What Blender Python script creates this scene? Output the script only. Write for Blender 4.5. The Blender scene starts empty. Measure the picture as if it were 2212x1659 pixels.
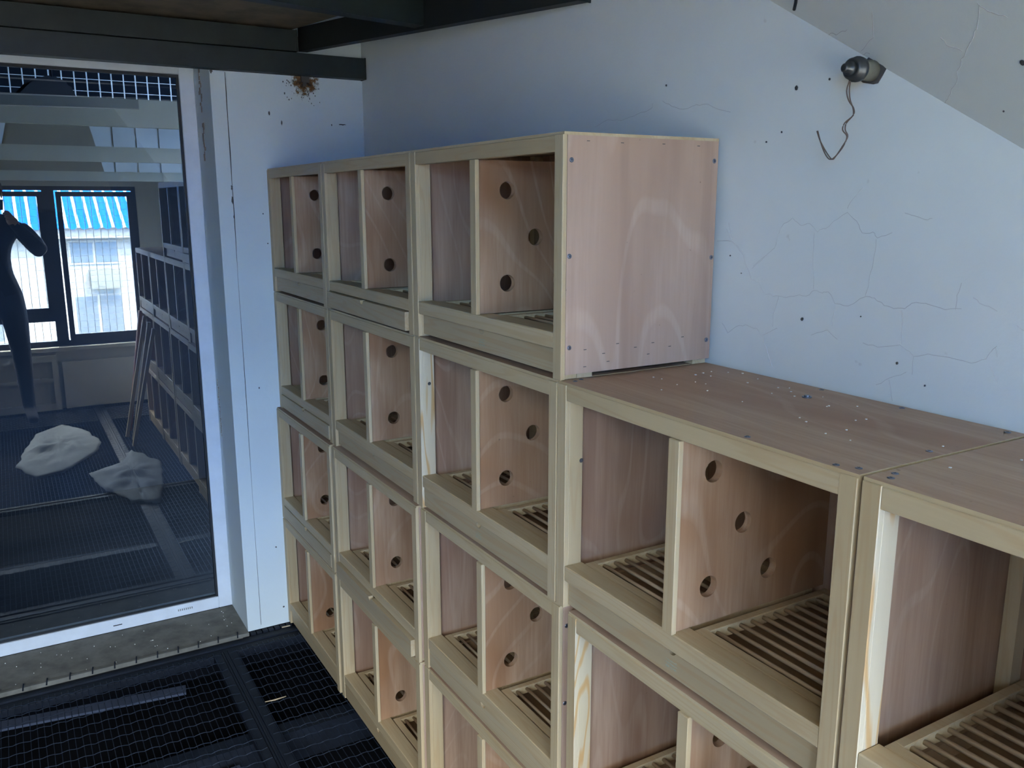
import bpy, bmesh, math, random
from mathutils import Vector, Matrix, noise
random.seed(7)
D = bpy.data
SC = bpy.context.scene
COL = SC.collection
# ------------------------------------------------------------------ camera
cam = D.cameras.new('camera'); co = D.objects.new('camera', cam); COL.objects.link(co)
SC.camera = co
cam.sensor_fit = 'HORIZONTAL'; cam.sensor_width = 36.0
cam.lens = 36.0 * 1862.1253 / 2212.0
cam.clip_start = 0.02
a, b, c = 1.04, -0.2071, 0.0011
Rz = Matrix.Rotation(a, 3, 'Z'); Rx = Matrix.Rotation(b, 3, 'X'); Ry = Matrix.Rotation(c, 3, 'Y')
Mb = Rz @ Rx @ Ry                                   # columns: right, forward, up
right, fwd, up = Mb.col[0], Mb.col[1], Mb.col[2]
m3 = Matrix((right, up, -fwd)).transposed()
co.matrix_world = Matrix.Translation((3.0033, -0.8026, 1.5351)) @ m3.to_4x4()
# ------------------------------------------------------------------ sky, sun, daylight, exposure
w = D.worlds.new('World'); SC.world = w; w.use_nodes = True
nt = w.node_tree; nt.nodes.clear()
wo = nt.nodes.new('ShaderNodeOutputWorld'); bg = nt.nodes.new('ShaderNodeBackground')
tc = nt.nodes.new('ShaderNodeTexCoord'); sp = nt.nodes.new('ShaderNodeSeparateXYZ'); rp = nt.nodes.new('ShaderNodeValToRGB')
nt.links.new(tc.outputs['Generated'], sp.inputs[0]); nt.links.new(sp.outputs['Z'], rp.inputs[0])
rp.color_ramp.elements[0].position = 0.16; rp.color_ramp.elements[0].color = (0.19, 0.38, 0.64, 1)
rp.color_ramp.elements[1].position = 0.5; rp.color_ramp.elements[1].color = (1.0, 0.93, 0.80, 1)
nt.links.new(rp.outputs[0], bg.inputs[0]); bg.inputs[1].default_value = 15.0
nt.links.new(bg.outputs[0], wo.inputs[0])
sun = D.lights.new('sun', 'SUN'); so = D.objects.new('sun', sun); COL.objects.link(so)
sun.energy = 8.0; sun.angle = math.radians(0.6); sun.color = (1.0, 0.95, 0.86)
so.rotation_euler = Vector((0.58, -0.22, -0.78)).to_track_quat('-Z', 'Y').to_euler()
pl = D.lights.new('window_portal', 'AREA'); po = D.objects.new('window_portal', pl); COL.objects.link(po)
pl.shape = 'RECTANGLE'; pl.size = 2.38; pl.size_y = 1.85; pl.cycles.is_portal = True
po.matrix_world = Matrix.Translation((3.93, -1.04, 1.385)) @ Vector((-1, 0, 0)).to_track_quat('-Z', 'Y').to_matrix().to_4x4()
vs = SC.view_settings; SC.display_settings.display_device = 'sRGB'
vs.view_transform = 'Standard'; vs.look = 'None'; vs.gamma = 1; vs.use_curve_mapping = False
vs.exposure = 2.2

# ------------------------------------------------------------------ material helpers
class NT:
    def __init__(s, name):
        s.m = D.materials.new(name); s.m.use_nodes = True; s.t = s.m.node_tree; s.t.nodes.clear()
        s.out = s.t.nodes.new('ShaderNodeOutputMaterial')
        s.p = s.t.nodes.new('ShaderNodeBsdfPrincipled'); s.t.links.new(s.p.outputs[0], s.out.inputs[0])
    def n(s, typ, **kw):
        n = s.t.nodes.new(typ)
        for k, v in kw.items():
            if k in n.inputs: n.inputs[k].default_value = v
            else: setattr(n, k, v)
        return n
    def l(s, a, b): s.t.links.new(a, b)
    def coords(s, scale, rnd=True):
        tc = s.n('ShaderNodeTexCoord'); mp = s.n('ShaderNodeMapping')
        mp.inputs['Scale'].default_value = scale
        if rnd:
            oi = s.n('ShaderNodeObjectInfo'); ml = s.n('ShaderNodeMath', operation='MULTIPLY'); ml.inputs[1].default_value = 37.0
            s.l(oi.outputs['Random'], ml.inputs[0]); ad = s.n('ShaderNodeVectorMath', operation='ADD')
            s.l(tc.outputs['Object'], ad.inputs[0]); s.l(ml.outputs[0], ad.inputs[1]); s.l(ad.outputs[0], mp.inputs[0])
        else: s.l(tc.outputs['Object'], mp.inputs[0])
        return mp.outputs[0]
    def noise(s, v, scale=1, detail=3, rough=0.5, dist=0):
        n = s.n('ShaderNodeTexNoise', Scale=scale, Detail=detail, Roughness=rough, Distortion=dist); s.l(v, n.inputs['Vector']); return n.outputs[0]
    def ramp(s, v, pts):
        r = s.n('ShaderNodeValToRGB'); e = r.color_ramp.elements
        while len(e) < len(pts): e.new(0.5)
        for q, (p, c) in zip(e, pts):
            q.position = p; q.color = (*c, 1) if len(c) == 3 else c
        s.l(v, r.inputs[0]); return r.outputs[0]
    def math(s, op, a, b=None):
        n = s.n('ShaderNodeMath', operation=op)
        for i, x in enumerate((a, b)):
            if x is None: continue
            if isinstance(x, (int, float)): n.inputs[i].default_value = x
            else: s.l(x, n.inputs[i])
        return n.outputs[0]
    def mix(s, f, a, b, mode='MIX'):
        n = s.n('ShaderNodeMix', data_type='RGBA', blend_type=mode)
        for i, x in ((0, f), (6, a), (7, b)):
            if isinstance(x, (int, float)): n.inputs[i].default_value = x
            elif isinstance(x, tuple): n.inputs[i].default_value = (*x, 1)
            else: s.l(x, n.inputs[i])
        return n.outputs[2]
    def done(s, col=None, rough=0.7, bump=None, bs=0.1, bd=0.002, metal=0):
        if col is not None:
            if isinstance(col, tuple): s.p.inputs['Base Color'].default_value = (*col, 1)
            else: s.l(col, s.p.inputs['Base Color'])
        s.p.inputs['Roughness'].default_value = rough; s.p.inputs['Metallic'].default_value = metal
        if bump is not None:
            bn = s.n('ShaderNodeBump', Strength=bs, Distance=bd); s.l(bump, bn.inputs['Height']); s.l(bn.outputs[0], s.p.inputs['Normal'])
        return s.m

def ply(name, scale, fine, c1, c2, line):
    t = NT(name)
    v = t.coords(scale); big = t.noise(v, 1.0, 2, 0.5, 0.4)
    base = t.ramp(big, [(0.3, c1), (0.68, c2)])
    bands = t.math('SINE', t.math('MULTIPLY', t.noise(v, 0.55, 1, 0.4, 0.2), 75.0))
    ln = t.ramp(bands, [(0.86, (0, 0, 0)), (0.98, (1, 1, 1))])
    base = t.mix(t.math('MULTIPLY', ln, 0.30), base, line)
    st = t.noise(t.coords(fine), 1.0, 3, 0.6)
    base = t.mix(t.ramp(st, [(0.35, (0, 0, 0)), (0.75, (1, 1, 1))]), base, t.mix(0.55, base, c1), 'MIX')
    sv = t.noise(t.coords(tuple(q*2.6 if q > 3 else q*0.55 for q in scale)), 1.0, 3, 0.6, 0.6)
    base = t.mix(t.math('MULTIPLY', t.ramp(sv, [(0.46, (0, 0, 0)), (0.74, (1, 1, 1))]), 0.55), base, tuple(a*0.72*k for a, k in zip(c1, (1.0, 0.9, 0.88))))
    dots = t.ramp(t.noise(t.coords((90, 90, 90)), 1.0, 1), [(0.17, (1, 1, 1)), (0.2, (0, 0, 0))])
    base = t.mix(t.math('MULTIPLY', dots, 0.6), base, (0.16, 0.09, 0.06))
    return t.done(base, 0.55, st, 0.12, 0.0006)
PC1, PC2, PCL = (0.27, 0.15, 0.09), (0.42, 0.285, 0.19), (0.49, 0.37, 0.265)
M_plyV = ply('plywood_upright_grain', (9, 9, 2.6), (160, 160, 9), PC1, PC2, PCL)
M_plyP = ply('plywood_pale', (6, 6, 1.9), (160, 160, 9), (0.41, 0.265, 0.18), (0.49, 0.345, 0.25), (0.58, 0.45, 0.34))
M_plyH = ply('plywood_level_grain', (1.6, 7, 7), (8, 150, 150), (0.33, 0.19, 0.115), (0.46, 0.33, 0.225), (0.50, 0.375, 0.265))
M_plyD = ply('plywood_dividing', (7, 5, 3.0), (150, 150, 9), (0.27, 0.13, 0.055), (0.45, 0.30, 0.185), (0.52, 0.38, 0.26))

def pine(name, scale, c1, c2, fig=0.25, k=60, lc=(0.40, 0.24, 0.10)):
    t = NT(name); v = t.coords(scale)
    n1 = t.noise(v, 1.0, 2, 0.45, 0.15)
    rings = t.math('SINE', t.math('MULTIPLY', n1, float(k)))
    base = t.mix(t.ramp(t.noise(v, 0.6, 2), [(0.3, (0, 0, 0)), (0.7, (1, 1, 1))]), c1, c2)
    base = t.mix(t.math('MULTIPLY', t.ramp(rings, [(0.25, (0, 0, 0)), (0.95, (1, 1, 1))]), fig), base, lc)
    f = t.noise(t.coords(tuple(q * 9 for q in scale)), 1.0, 2, 0.6)
    base = t.mix(t.math('MULTIPLY', f, 0.18), base, tuple(q * 0.55 for q in c1))
    return t.done(base, 0.5, f, 0.1, 0.0005)
P1, P2 = (0.44, 0.325, 0.175), (0.53, 0.42, 0.255)
M_pineV = pine('pine_upright', (26, 26, 1.3), P1, P2)
M_pineX = pine('pine_level', (1.3, 26, 26), P1, P2)
M_pineX2 = pine('pine_tray_front', (1.1, 20, 20), (0.38, 0.285, 0.16), (0.47, 0.375, 0.23), 0.35, 90)
M_pineY = pine('pine_deep', (26, 1.3, 26), P1, P2)
M_fig = pine('pine_figured', (16, 16, 1.7), (0.55, 0.45, 0.29), (0.62, 0.53, 0.37), 0.8, 62, (0.52, 0.28, 0.08))
M_dowel = pine('dowel_wood', (1.5, 40, 40), (0.46, 0.35, 0.22), (0.56, 0.44, 0.29), 0.1)
M_tray = pine('tray_board', (2, 18, 18), (0.30, 0.20, 0.11), (0.38, 0.27, 0.16), 0.3)

def plaster(name, col, dirt, dk):
    t = NT(name); v = t.coords((1, 1, 1), False)
    a1 = t.noise(v, 2.2, 4, 0.6); a2 = t.noise(v, 55, 4, 0.6)
    base = t.mix(t.math('MULTIPLY', t.ramp(a1, [(0.4, (0, 0, 0)), (0.75, (1, 1, 1))]), dk), col, dirt)
    sp_ = t.ramp(t.noise(v, 38, 2, 0.5), [(0.77, (0, 0, 0)), (0.8, (1, 1, 1))])
    base = t.mix(t.math('MULTIPLY', sp_, 0.3), base, (0.42, 0.40, 0.37))
    return t.done(base, 0.85, t.math('ADD', a2, t.math('MULTIPLY', a1, 2.0)), 0.18, 0.003)
M_wall = plaster('white_plaster', (0.66, 0.685, 0.65), (0.57, 0.59, 0.555), 0.5)
M_wallL = plaster('white_painted_plaster', (0.59, 0.65, 0.65), (0.51, 0.56, 0.555), 0.4)
M_soff = plaster('soffit_plaster', (0.72, 0.75, 0.70), (0.64, 0.665, 0.62), 0.5)

def plain(name, col, rough=0.5, metal=0, nz=0.0, ns=20, spec=0.5):
    t = NT(name); t.p.inputs['Specular IOR Level'].default_value = spec
    if nz:
        n = t.noise(t.coords((1, 1, 1)), ns, 4, 0.6)
        return t.done(t.mix(t.ramp(n, [(0.35, (0, 0, 0)), (0.7, (1, 1, 1))]), col, tuple(q * (1 - nz) for q in col)), rough, n, 0.15, 0.002, metal)
    return t.done(col, rough, metal=metal)
M_steel2 = plain('black_steel', (0.010, 0.012, 0.012), 0.6, 0.0, 0.4, 14)
M_steel = plain('dark_green_steel', (0.010, 0.018, 0.016), 0.55, 0.0, 0.4, 14)
M_board = plain('brown_ceiling_board', (0.20, 0.155, 0.10), 0.8, 0, 0.5, 9)
M_fwall = plain('brown_bounce_wall', (0.26, 0.22, 0.16), 0.8, 0, 0.2, 3)  # unseen wall's brown is chosen to cut and warm bounced light
M_frame = plain('white_frame_paint', (0.64, 0.68, 0.72), 0.4, 0, 0.12, 12)
M_gasket = plain('black_rubber', (0.012, 0.013, 0.016), 0.6)
M_conc = plain('brown_grey_concrete', (0.17, 0.165, 0.14), 0.9, 0, 0.45, 16)
M_grate = plain('dark_galvanised_wire', (0.028, 0.040, 0.064), 0.4, 0.6, spec=0.3)
M_gframe = plain('dark_grating_bar', (0.009, 0.013, 0.022), 0.6, 0.0, 0.4, 25, 0.2)
M_pit = plain('dark_floor_slab', (0.006, 0.007, 0.010), 0.9, 0, 0.5, 6, 0.05)
M_pipe = plain('dusty_blue_grey_plastic', (0.045, 0.06, 0.10), 0.8, 0, 0.3, 12)
M_screw = plain('zinc_screw', (0.22, 0.23, 0.27), 0.35, 0.9)
M_slot = plain('screw_recess', (0.04, 0.045, 0.06), 0.6)
M_crack = plain('crack_line', (0.50, 0.49, 0.47), 0.9)
M_dark = plain('dark_mark', (0.07, 0.065, 0.06), 0.8)
M_brownp = plain('bare_brown_plaster', (0.42, 0.34, 0.27), 0.9, 0, 0.4, 60)
M_winf = plain('dark_grey_window_metal', (0.035, 0.042, 0.055), 0.4)
M_cloth = plain('white_cotton', (0.26, 0.28, 0.30), 0.9, 0, 0.1, 30)
M_wire = plain('white_wire', (0.75, 0.8, 0.85), 0.4, 0.2)
M_white = plain('white_board', (0.76, 0.76, 0.70), 0.6, 0, 0.1, 5)
M_red = plain('reddish_plank', (0.45, 0.17, 0.07), 0.5, 0, 0.3, 10)
M_black = plain('black_cloth', (0.012, 0.014, 0.022), 0.85)
M_trous = plain('dark_trousers', (0.03, 0.035, 0.05), 0.85)
M_skin = plain('skin', (0.52, 0.30, 0.20), 0.5)
M_cord = plain('brown_twin_flex', (0.13, 0.085, 0.065), 0.6)
M_met = plain('dull_metal', (0.11, 0.115, 0.11), 0.4, 0.7, 0.4, 60)
M_plug = plain('dirty_plaster_plug', (0.17, 0.16, 0.115), 0.9, 0, 0.3, 60)
M_facade = plain('pale_facade', (0.34, 0.33, 0.32), 0.8, 0, 0.08, 2)
M_darkg = plain('dark_window_glass', (0.12, 0.14, 0.17), 0.15)
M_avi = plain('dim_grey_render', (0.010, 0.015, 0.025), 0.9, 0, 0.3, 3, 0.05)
M_avu = plain('blue_grey_lit_cladding', (0.17, 0.21, 0.26), 0.8, 0, 0.3, 3)  # lighter blue tone paints the enclosure's upper wall as lit
M_avl = plain('grey_batten', (0.20, 0.20, 0.18), 0.7, 0, 0.2, 4)
M_stamp = plain('faded_green_ink', (0.30, 0.34, 0.26), 0.8)
M_grnd = plain('far_ground', (0.16, 0.15, 0.10), 0.9)
t = NT('blue_roof_sheet'); t.p.inputs['Specular IOR Level'].default_value = 0.03; M_roof = t.done((0.002, 0.07, 0.36), 0.7)
t = NT('blue_roof_sheet_crest_glint'); t.p.inputs['Specular IOR Level'].default_value = 0.1; M_roof2 = t.done((0.28, 0.38, 0.50), 0.6)  # pale crests paint the light glinting along the roof ribs
t = NT('reflective_glass')
gl = t.n('ShaderNodeBsdfGlossy', Roughness=0.0); gl.inputs[0].default_value = (0.80, 0.92, 1.0, 1)
tr = t.n('ShaderNodeBsdfTransparent'); tr.inputs[0].default_value = (0.55, 0.64, 0.74, 1)
mx = t.n('ShaderNodeMixShader'); mx.inputs[0].default_value = 0.18
t.l(tr.outputs[0], mx.inputs[1]); t.l(gl.outputs[0], mx.inputs[2]); t.l(mx.outputs[0], t.out.inputs[0]); t.t.nodes.remove(t.p)
M_glass = t.m
t = NT('clear_window_glass')
gl = t.n('ShaderNodeBsdfGlossy', Roughness=0.0); tr = t.n('ShaderNodeBsdfTransparent'); tr.inputs[0].default_value = (0.95, 0.97, 1, 1)
mx = t.n('ShaderNodeMixShader'); mx.inputs[0].default_value = 0.06
t.l(tr.outputs[0], mx.inputs[1]); t.l(gl.outputs[0], mx.inputs[2]); t.l(mx.outputs[0], t.out.inputs[0]); t.t.nodes.remove(t.p)
M_clear = t.m
# rust: brown core fading irregularly into the wall paint
t = NT('rust_stain'); v = t.coords((1, 1, 1), False)
ln = t.n('ShaderNodeVectorMath', operation='LENGTH'); t.l(v, ln.inputs[0])
f = t.math('ADD', t.math('MULTIPLY', ln.outputs['Value'], 9.5), t.math('MULTIPLY', t.noise(v, 60, 4, 0.7), 1.1))
col = t.ramp(f, [(0.62, (0.03, 0.018, 0.01)), (0.80, (0.16, 0.08, 0.025)), (1.0, (0.42, 0.27, 0.10))])
al = t.ramp(f, [(0.80, (1, 1, 1)), (1.08, (0, 0, 0))])
t.l(al, t.p.inputs['Alpha']); M_rust = t.done(col, 0.9)

# ------------------------------------------------------------------ mesh helpers
def bx(bm, x0, x1, y0, y1, z0, z1, mi=0, bev=0.0):
    vs_ = [bm.verts.new(p) for p in ((x0,y0,z0),(x1,y0,z0),(x1,y1,z0),(x0,y1,z0),(x0,y0,z1),(x1,y0,z1),(x1,y1,z1),(x0,y1,z1))]
    fs = [bm.faces.new([vs_[i] for i in q]) for q in ((3,2,1,0),(4,5,6,7),(0,1,5,4),(1,2,6,5),(2,3,7,6),(3,0,4,7))]
    for f in fs: f.material_index = mi
    if bev:
        es = list({e for f in fs for e in f.edges})
        r = bmesh.ops.bevel(bm, geom=es, offset=bev, segments=1, affect='EDGES')
    return vs_
def tube(bm, pts, r, n=6, mi=0, cap=True):
    rings = []
    pts = [Vector(p) for p in pts]
    for i, p in enumerate(pts):
        d = (pts[min(i+1, len(pts)-1)] - pts[max(i-1, 0)]).normalized()
        ref = Vector((0,0,1)) if abs(d.z) < 0.9 else Vector((1,0,0))
        u = d.cross(ref).normalized(); v = d.cross(u)
        rr = r[i] if isinstance(r, (list, tuple)) else r
        rings.append([bm.verts.new(p + rr*(math.cos(2*math.pi*k/n)*u + math.sin(2*math.pi*k/n)*v)) for k in range(n)])
    for A, B in zip(rings, rings[1:]):
        for k in range(n):
            f = bm.faces.new((A[k], A[(k+1)%n], B[(k+1)%n], B[k])); f.material_index = mi; f.smooth = n > 5
    if cap:
        bm.faces.new(rings[0][::-1]).material_index = mi; bm.faces.new(rings[-1]).material_index = mi
def beam(bm, p, q, wd, ht, mi=0):
    """box bar from p to q; p, q on the centre line"""
    p, q = Vector(p), Vector(q); d = (q-p).normalized()
    ref = Vector((0,0,1)) if abs(d.z) < 0.95 else Vector((0,1,0))
    s = d.cross(ref).normalized(); u = s.cross(d)
    V = [bm.verts.new(o + s*wd/2*i + u*ht/2*j) for o in (p, q) for i, j in ((-1,-1),(1,-1),(1,1),(-1,1))]
    for f in ((3,2,1,0),(4,5,6,7),(0,1,5,4),(1,2,6,5),(2,3,7,6),(3,0,4,7)):
        bm.faces.new([V[i] for i in f]).material_index = mi
def prism(bm, poly, h, axis=2, base=0.0, mi=0):
    """poly in the two other axes, extruded from base to h along axis"""
    def P(u, v, k):
        return {2:(u,v,k), 1:(u,k,v), 0:(k,u,v)}[axis]
    A = [bm.verts.new(P(u, v, base)) for u, v in poly]; B = [bm.verts.new(P(u, v, h)) for u, v in poly]
    n = len(poly)
    fs = [bm.faces.new(A[::-1]), bm.faces.new(B)] + [bm.faces.new((A[i], A[(i+1)%n], B[(i+1)%n], B[i])) for i in range(n)]
    for f in fs: f.material_index = mi
def mesh_of(fn, mats, name='m'):
    bm = bmesh.new(); fn(bm); bmesh.ops.recalc_face_normals(bm, faces=bm.faces[:])
    me = D.meshes.new(name); bm.to_mesh(me); bm.free()
    for m in (mats if isinstance(mats, (list, tuple)) else [mats]): me.materials.append(m)
    return me
def obj(name, me, parent=None, loc=None, rot=None):
    o = D.objects.new(name, me); COL.objects.link(o)
    if parent: o.parent = parent
    if loc: o.location = loc
    if rot: o.rotation_euler = rot
    return o
def part(name, fn, mats, parent=None, loc=None, rot=None): return obj(name, mesh_of(fn, mats, name), parent, loc, rot)
def tag(o, label, cat, group=None, kind=None):
    if label: o['label'] = label
    if cat: o['category'] = cat
    if group: o['group'] = group
    if kind: o['kind'] = kind
    return o
def empty(name, loc=(0,0,0)):
    o = D.objects.new(name, None); COL.objects.link(o); o.location = loc; o.empty_display_size = 0.05; return o
def struct(name, fn, mats, parent=None, label=None, cat=None):
    o = part(name, fn, mats, parent)
    if not parent:
        o['kind'] = 'structure'
        if label: tag(o, label, cat)
    return o

# ------------------------------------------------------------------ room shell
YB = 0.352; T = -0.24; RX = 3.82; YF = -2.8; ZC = 2.55
def f(bm):
    bx(bm, -0.28, 0, -0.166, YB + 0.1, -0.006, ZC)
    bx(bm, -0.28, 0, -1.9, -0.166, 2.0, ZC)
    bx(bm, -0.28, 0, YF, -1.9, -0.2, ZC)
wl = struct('wall_left', f, M_wallL, label='white painted end wall around the tall glass door', cat='wall')
part('plaster_strip', lambda bm: bx(bm, -0.002, 0.004, -0.166, -0.118, 0.0, 1.95, bev=0.001), M_wallL, wl)
def f(bm):
    for (y, z) in ((-0.118, 1.93), (-0.1165, 1.887), (-0.118, 1.80), (-0.116, 1.698), (-0.119, 1.6), (-0.1175, 1.5), (-0.118, 1.3), (-0.1165, 0.9), (-0.118, 0.5), (-0.117, 0.0)):
        pass
    P = [(-0.118,1.95),(-0.1165,1.887),(-0.118,1.80),(-0.116,1.698),(-0.118,1.6),(-0.117,1.5),(-0.118,1.3),(-0.1165,0.9),(-0.118,0.5),(-0.117,0.01)]
    tube(bm, [(0.0008, y, z) for y, z in P], [0.0022,0.0018,0.0022,0.0018,0.002,0.0022,0.0009,0.0009,0.0009,0.0009], 4)
part('seam_crack', f, M_dark, wl)
def blob(y, z, ry, rz, seed, axis=0, x=0.0015, n=18, jit=0.35):
    def g(bm):
        rnd = random.Random(seed)
        poly = []
        for k in range(n):
            r = 1 + jit*(rnd.random()*2-1)
            poly.append((y + ry*r*math.cos(2*math.pi*k/n), z + rz*r*math.sin(2*math.pi*k/n)))
        prism(bm, poly, x, axis, x-0.002)
    return g
for i, (y, z, ry, rz) in enumerate(((-0.1195,1.545,0.003,0.012),(-0.119,1.585,0.003,0.008),(-0.118,1.49,0.002,0.006),(-0.160,1.955,0.004,0.012))):
    part('dark_scuff', blob(y, z, ry, rz, i, x=0.0045), M_dark, wl)
for i, (y, z, ry, rz) in enumerate(((0.273,1.803,0.012,0.002),(0.235,1.80,0.002,0.003),(0.02,1.83,0.003,0.006),(0.06,1.80,0.002,0.008),(-0.03,0.06,0.003,0.003),(-0.07,0.9,0.002,0.003),(-0.02,1.5,0.002,0.002),(-0.01,1.4,0.002,0.002),(-0.045,0.30,0.003,0.003))):
    part('dark_speck', blob(y, z, ry, rz, 20+i), M_dark, wl, rot=None)
# peeled paint on the reveal (faces the camera from the door opening's side)
def f(bm):
    rnd = random.Random(3)
    for k in range(26):
        z = 1.97 - k*0.0115 - rnd.random()*0.004
        if 11 < k < 15: continue
        x = -0.145 + rnd.uniform(-0.012, 0.012); wdt = rnd.uniform(0.008, 0.022); h = rnd.uniform(0.008, 0.016)
        bx(bm, x-wdt/2-0.01*(k % 3 == 0), x+wdt/2, -0.1673, -0.165, z-h/2, z+h/2)
part('peeled_patch', f, M_brownp, wl)
def f(bm):
    rnd = random.Random(4)
    for k in range(24):
        z = 0.90 - k*0.009; x = -0.212 + rnd.uniform(-0.006, 0.006); wdt = rnd.uniform(0.004, 0.014)
        bx(bm, x-wdt/2, x+wdt/2, -0.1672, -0.165, z-0.004, z+0.003)
part('peeled_patch', f, M_brownp, wl)
# rust stain under the steel angle
def f(bm):
    vsx = [bm.verts.new((0, y, z)) for y, z in ((-0.09,-0.09),(0.09,-0.09),(0.09,0.06),(-0.09,0.06))]; bm.faces.new(vsx)
part('rust_stain', f, M_rust, wl, loc=(0.0015, 0.146, 1.938))
def f(bm):
    rnd = random.Random(9)
    for k in range(34):
        an = rnd.uniform(math.pi*1.0, math.pi*2.0); r = rnd.uniform(0.035, 0.085)
        y, z = 0.146 + r*math.cos(an)*1.0, 1.94 + r*math.sin(an); s = rnd.uniform(0.0006, 0.0017)
        if z > 1.952: continue
        bx(bm, 0.0, 0.0016, y-s, y+s, z-s*rnd.uniform(1, 4), z+s)
part('rust_fleck', f, M_rust_f if 'M_rust_f' in globals() else M_dark, wl)['kind'] = 'stuff'
part('rusty_anchor', lambda bm: (bx(bm, 0.0, 0.012, 0.132, 0.16, 1.935, 1.957), bx(bm, 0.0, 0.009, 0.138, 0.15, 1.922, 1.936)), M_dark, wl)

wb = struct('wall_back', lambda bm: bx(bm, -0.28, RX+0.1, YB, YB+0.1, -0.2, ZC), M_wall, label='white plaster back wall with hairline cracks', cat='wall')
CR = [[(1.884, 1.42), (1.904, 1.435), (1.925, 1.452), (1.936, 1.463), (1.941, 1.482), (1.951, 1.5), (1.969, 1.51), (1.987, 1.498), (2.006, 1.501), (2.023, 1.488), (2.039, 1.494), (2.054, 1.506), (2.079, 1.52), (2.097, 1.507), (2.109, 1.489), (2.128, 1.491), (2.137, 1.482), (2.162, 1.491)], [(2.078, 1.526), (2.093, 1.546), (2.104, 1.558)], [(1.806, 1.466), (1.831, 1.466), (1.861, 1.442), (1.884, 1.4), (1.902, 1.396), (1.92, 1.377), (1.946, 1.377), (1.968, 1.376), (1.989, 1.381), (2.009, 1.382), (2.025, 1.393), (2.042, 1.39), (2.053, 1.393), (2.068, 1.375), (2.094, 1.374), (2.126, 1.392), (2.141, 1.391), (2.159, 1.381), (2.176, 1.378), (2.195, 1.38), (2.205, 1.389), (2.228, 1.391), (2.259, 1.385), (2.283, 1.389)], [(2.017, 1.487), (2.017, 1.453), (2.023, 1.395)], [(2.135, 1.48), (2.133, 1.439), (2.124, 1.393)], [(2.279, 1.425), (2.274, 1.407), (2.274, 1.387)], [(1.816, 1.314), (1.832, 1.297), (1.854, 1.312), (1.876, 1.318), (1.904, 1.314), (1.918, 1.304), (1.951, 1.321)], [(1.918, 1.304), (1.929, 1.283), (1.945, 1.251)], [(1.95, 1.376), (1.94, 1.345), (1.94, 1.322)], [(2.07, 1.372), (2.065, 1.351), (2.066, 1.338)], [(2.025, 1.318), (2.057, 1.331), (2.078, 1.318)], [(2.127, 1.319), (2.154, 1.316), (2.192, 1.325), (2.216, 1.311), (2.239, 1.318), (2.272, 1.318), (2.306, 1.315), (2.326, 1.324), (2.339, 1.344)], [(2.19, 1.377), (2.195, 1.326)], [(2.157, 1.257), (2.178, 1.271), (2.207, 1.286)], [(2.179, 1.269), (2.188, 1.237)], [(2.216, 1.31), (2.217, 1.283)], [(2.298, 1.406), (2.315, 1.397), (2.334, 1.391)], [(2.362, 1.375), (2.372, 1.369)], [(2.337, 1.342), (2.341, 1.329)], [(2.334, 1.316), (2.345, 1.294)], [(1.82, 1.499), (1.833, 1.467)], [(2.18, 1.52), (2.213, 1.511), (2.225, 1.513)], [(1.397, 1.698), (1.445, 1.71), (1.491, 1.704), (1.535, 1.71), (1.589, 1.72), (1.594, 1.729)], [(1.623, 1.731), (1.652, 1.718), (1.685, 1.71), (1.721, 1.715), (1.752, 1.713), (1.782, 1.701), (1.811, 1.694)], [(1.793, 1.465), (1.832, 1.466), (1.866, 1.443)], [(1.886, 1.424), (1.916, 1.445)], [(1.816, 1.488), (1.832, 1.468)]]
def jag(P, k, amp, rnd):
    out = []
    for A, B in zip(P, P[1:]):
        for i in range(k):
            f_ = i/k; j = [0 if i == 0 else rnd.uniform(-amp, amp) for _ in A]
            out.append(tuple(A[q]*(1-f_)+B[q]*f_+j[q] for q in range(len(A))))
    out.append(tuple(P[-1])); return out
rnd = random.Random(5)
for P in CR:
    Q = jag(P, 3, 0.0016, rnd)
    part('hairline_crack', lambda bm: tube(bm, [(x, YB, z) for x, z in Q], 0.0004, 4), M_crack, wb)
for i, (x, z, r) in enumerate(((1.961,1.719,0.0035),(2.027,1.725,0.0018),(1.935,1.651,0.0015),(1.902,1.637,0.0014),(2.005,1.343,0.003),(2.191,1.297,0.0022),(2.24,1.271,0.0014),(1.634,1.759,0.0018),(1.83,1.44,0.0012),(1.86,1.41,0.001),(2.12,1.36,0.001))):
    part('dark_speck', blob(x, z, r*0.75, r, 40+i, axis=1, x=YB-0.0005+0.0, jit=0.15), M_dark, wb)
struct('wall_front', lambda bm: bx(bm, -0.28, RX+0.1, YF-0.1, YF, -0.2, ZC), M_fwall, label='plain brown wall across the room from the nest boxes', cat='wall')
struct('ceiling', lambda bm: bx(bm, -0.3, RX+0.1, YF-0.1, YB+0.1, ZC, ZC+0.1), M_wall, label='room ceiling above the steel frame', cat='ceiling')
# window wall behind the camera, seen in the glass
W0, W1, WZ0, WZ1, WZ2 = -2.22, 0.14, 0.47, 1.66, 2.26  # taller bay, out of every view, is added to let in daylight
def f(bm):
    bx(bm, RX, RX+0.12, YF, W0, -0.2, ZC); bx(bm, RX, RX+0.12, W1, YB, -0.2, ZC)
    bx(bm, RX, RX+0.12, W0, W1, -0.2, WZ0); bx(bm, RX, RX+0.12, -1.05, W1, WZ1, ZC); bx(bm, RX, RX+0.12, W0, -1.05, WZ2, ZC)
struct('wall_right', f, M_wall, label='white window wall seen mirrored in the glass door', cat='wall')
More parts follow.
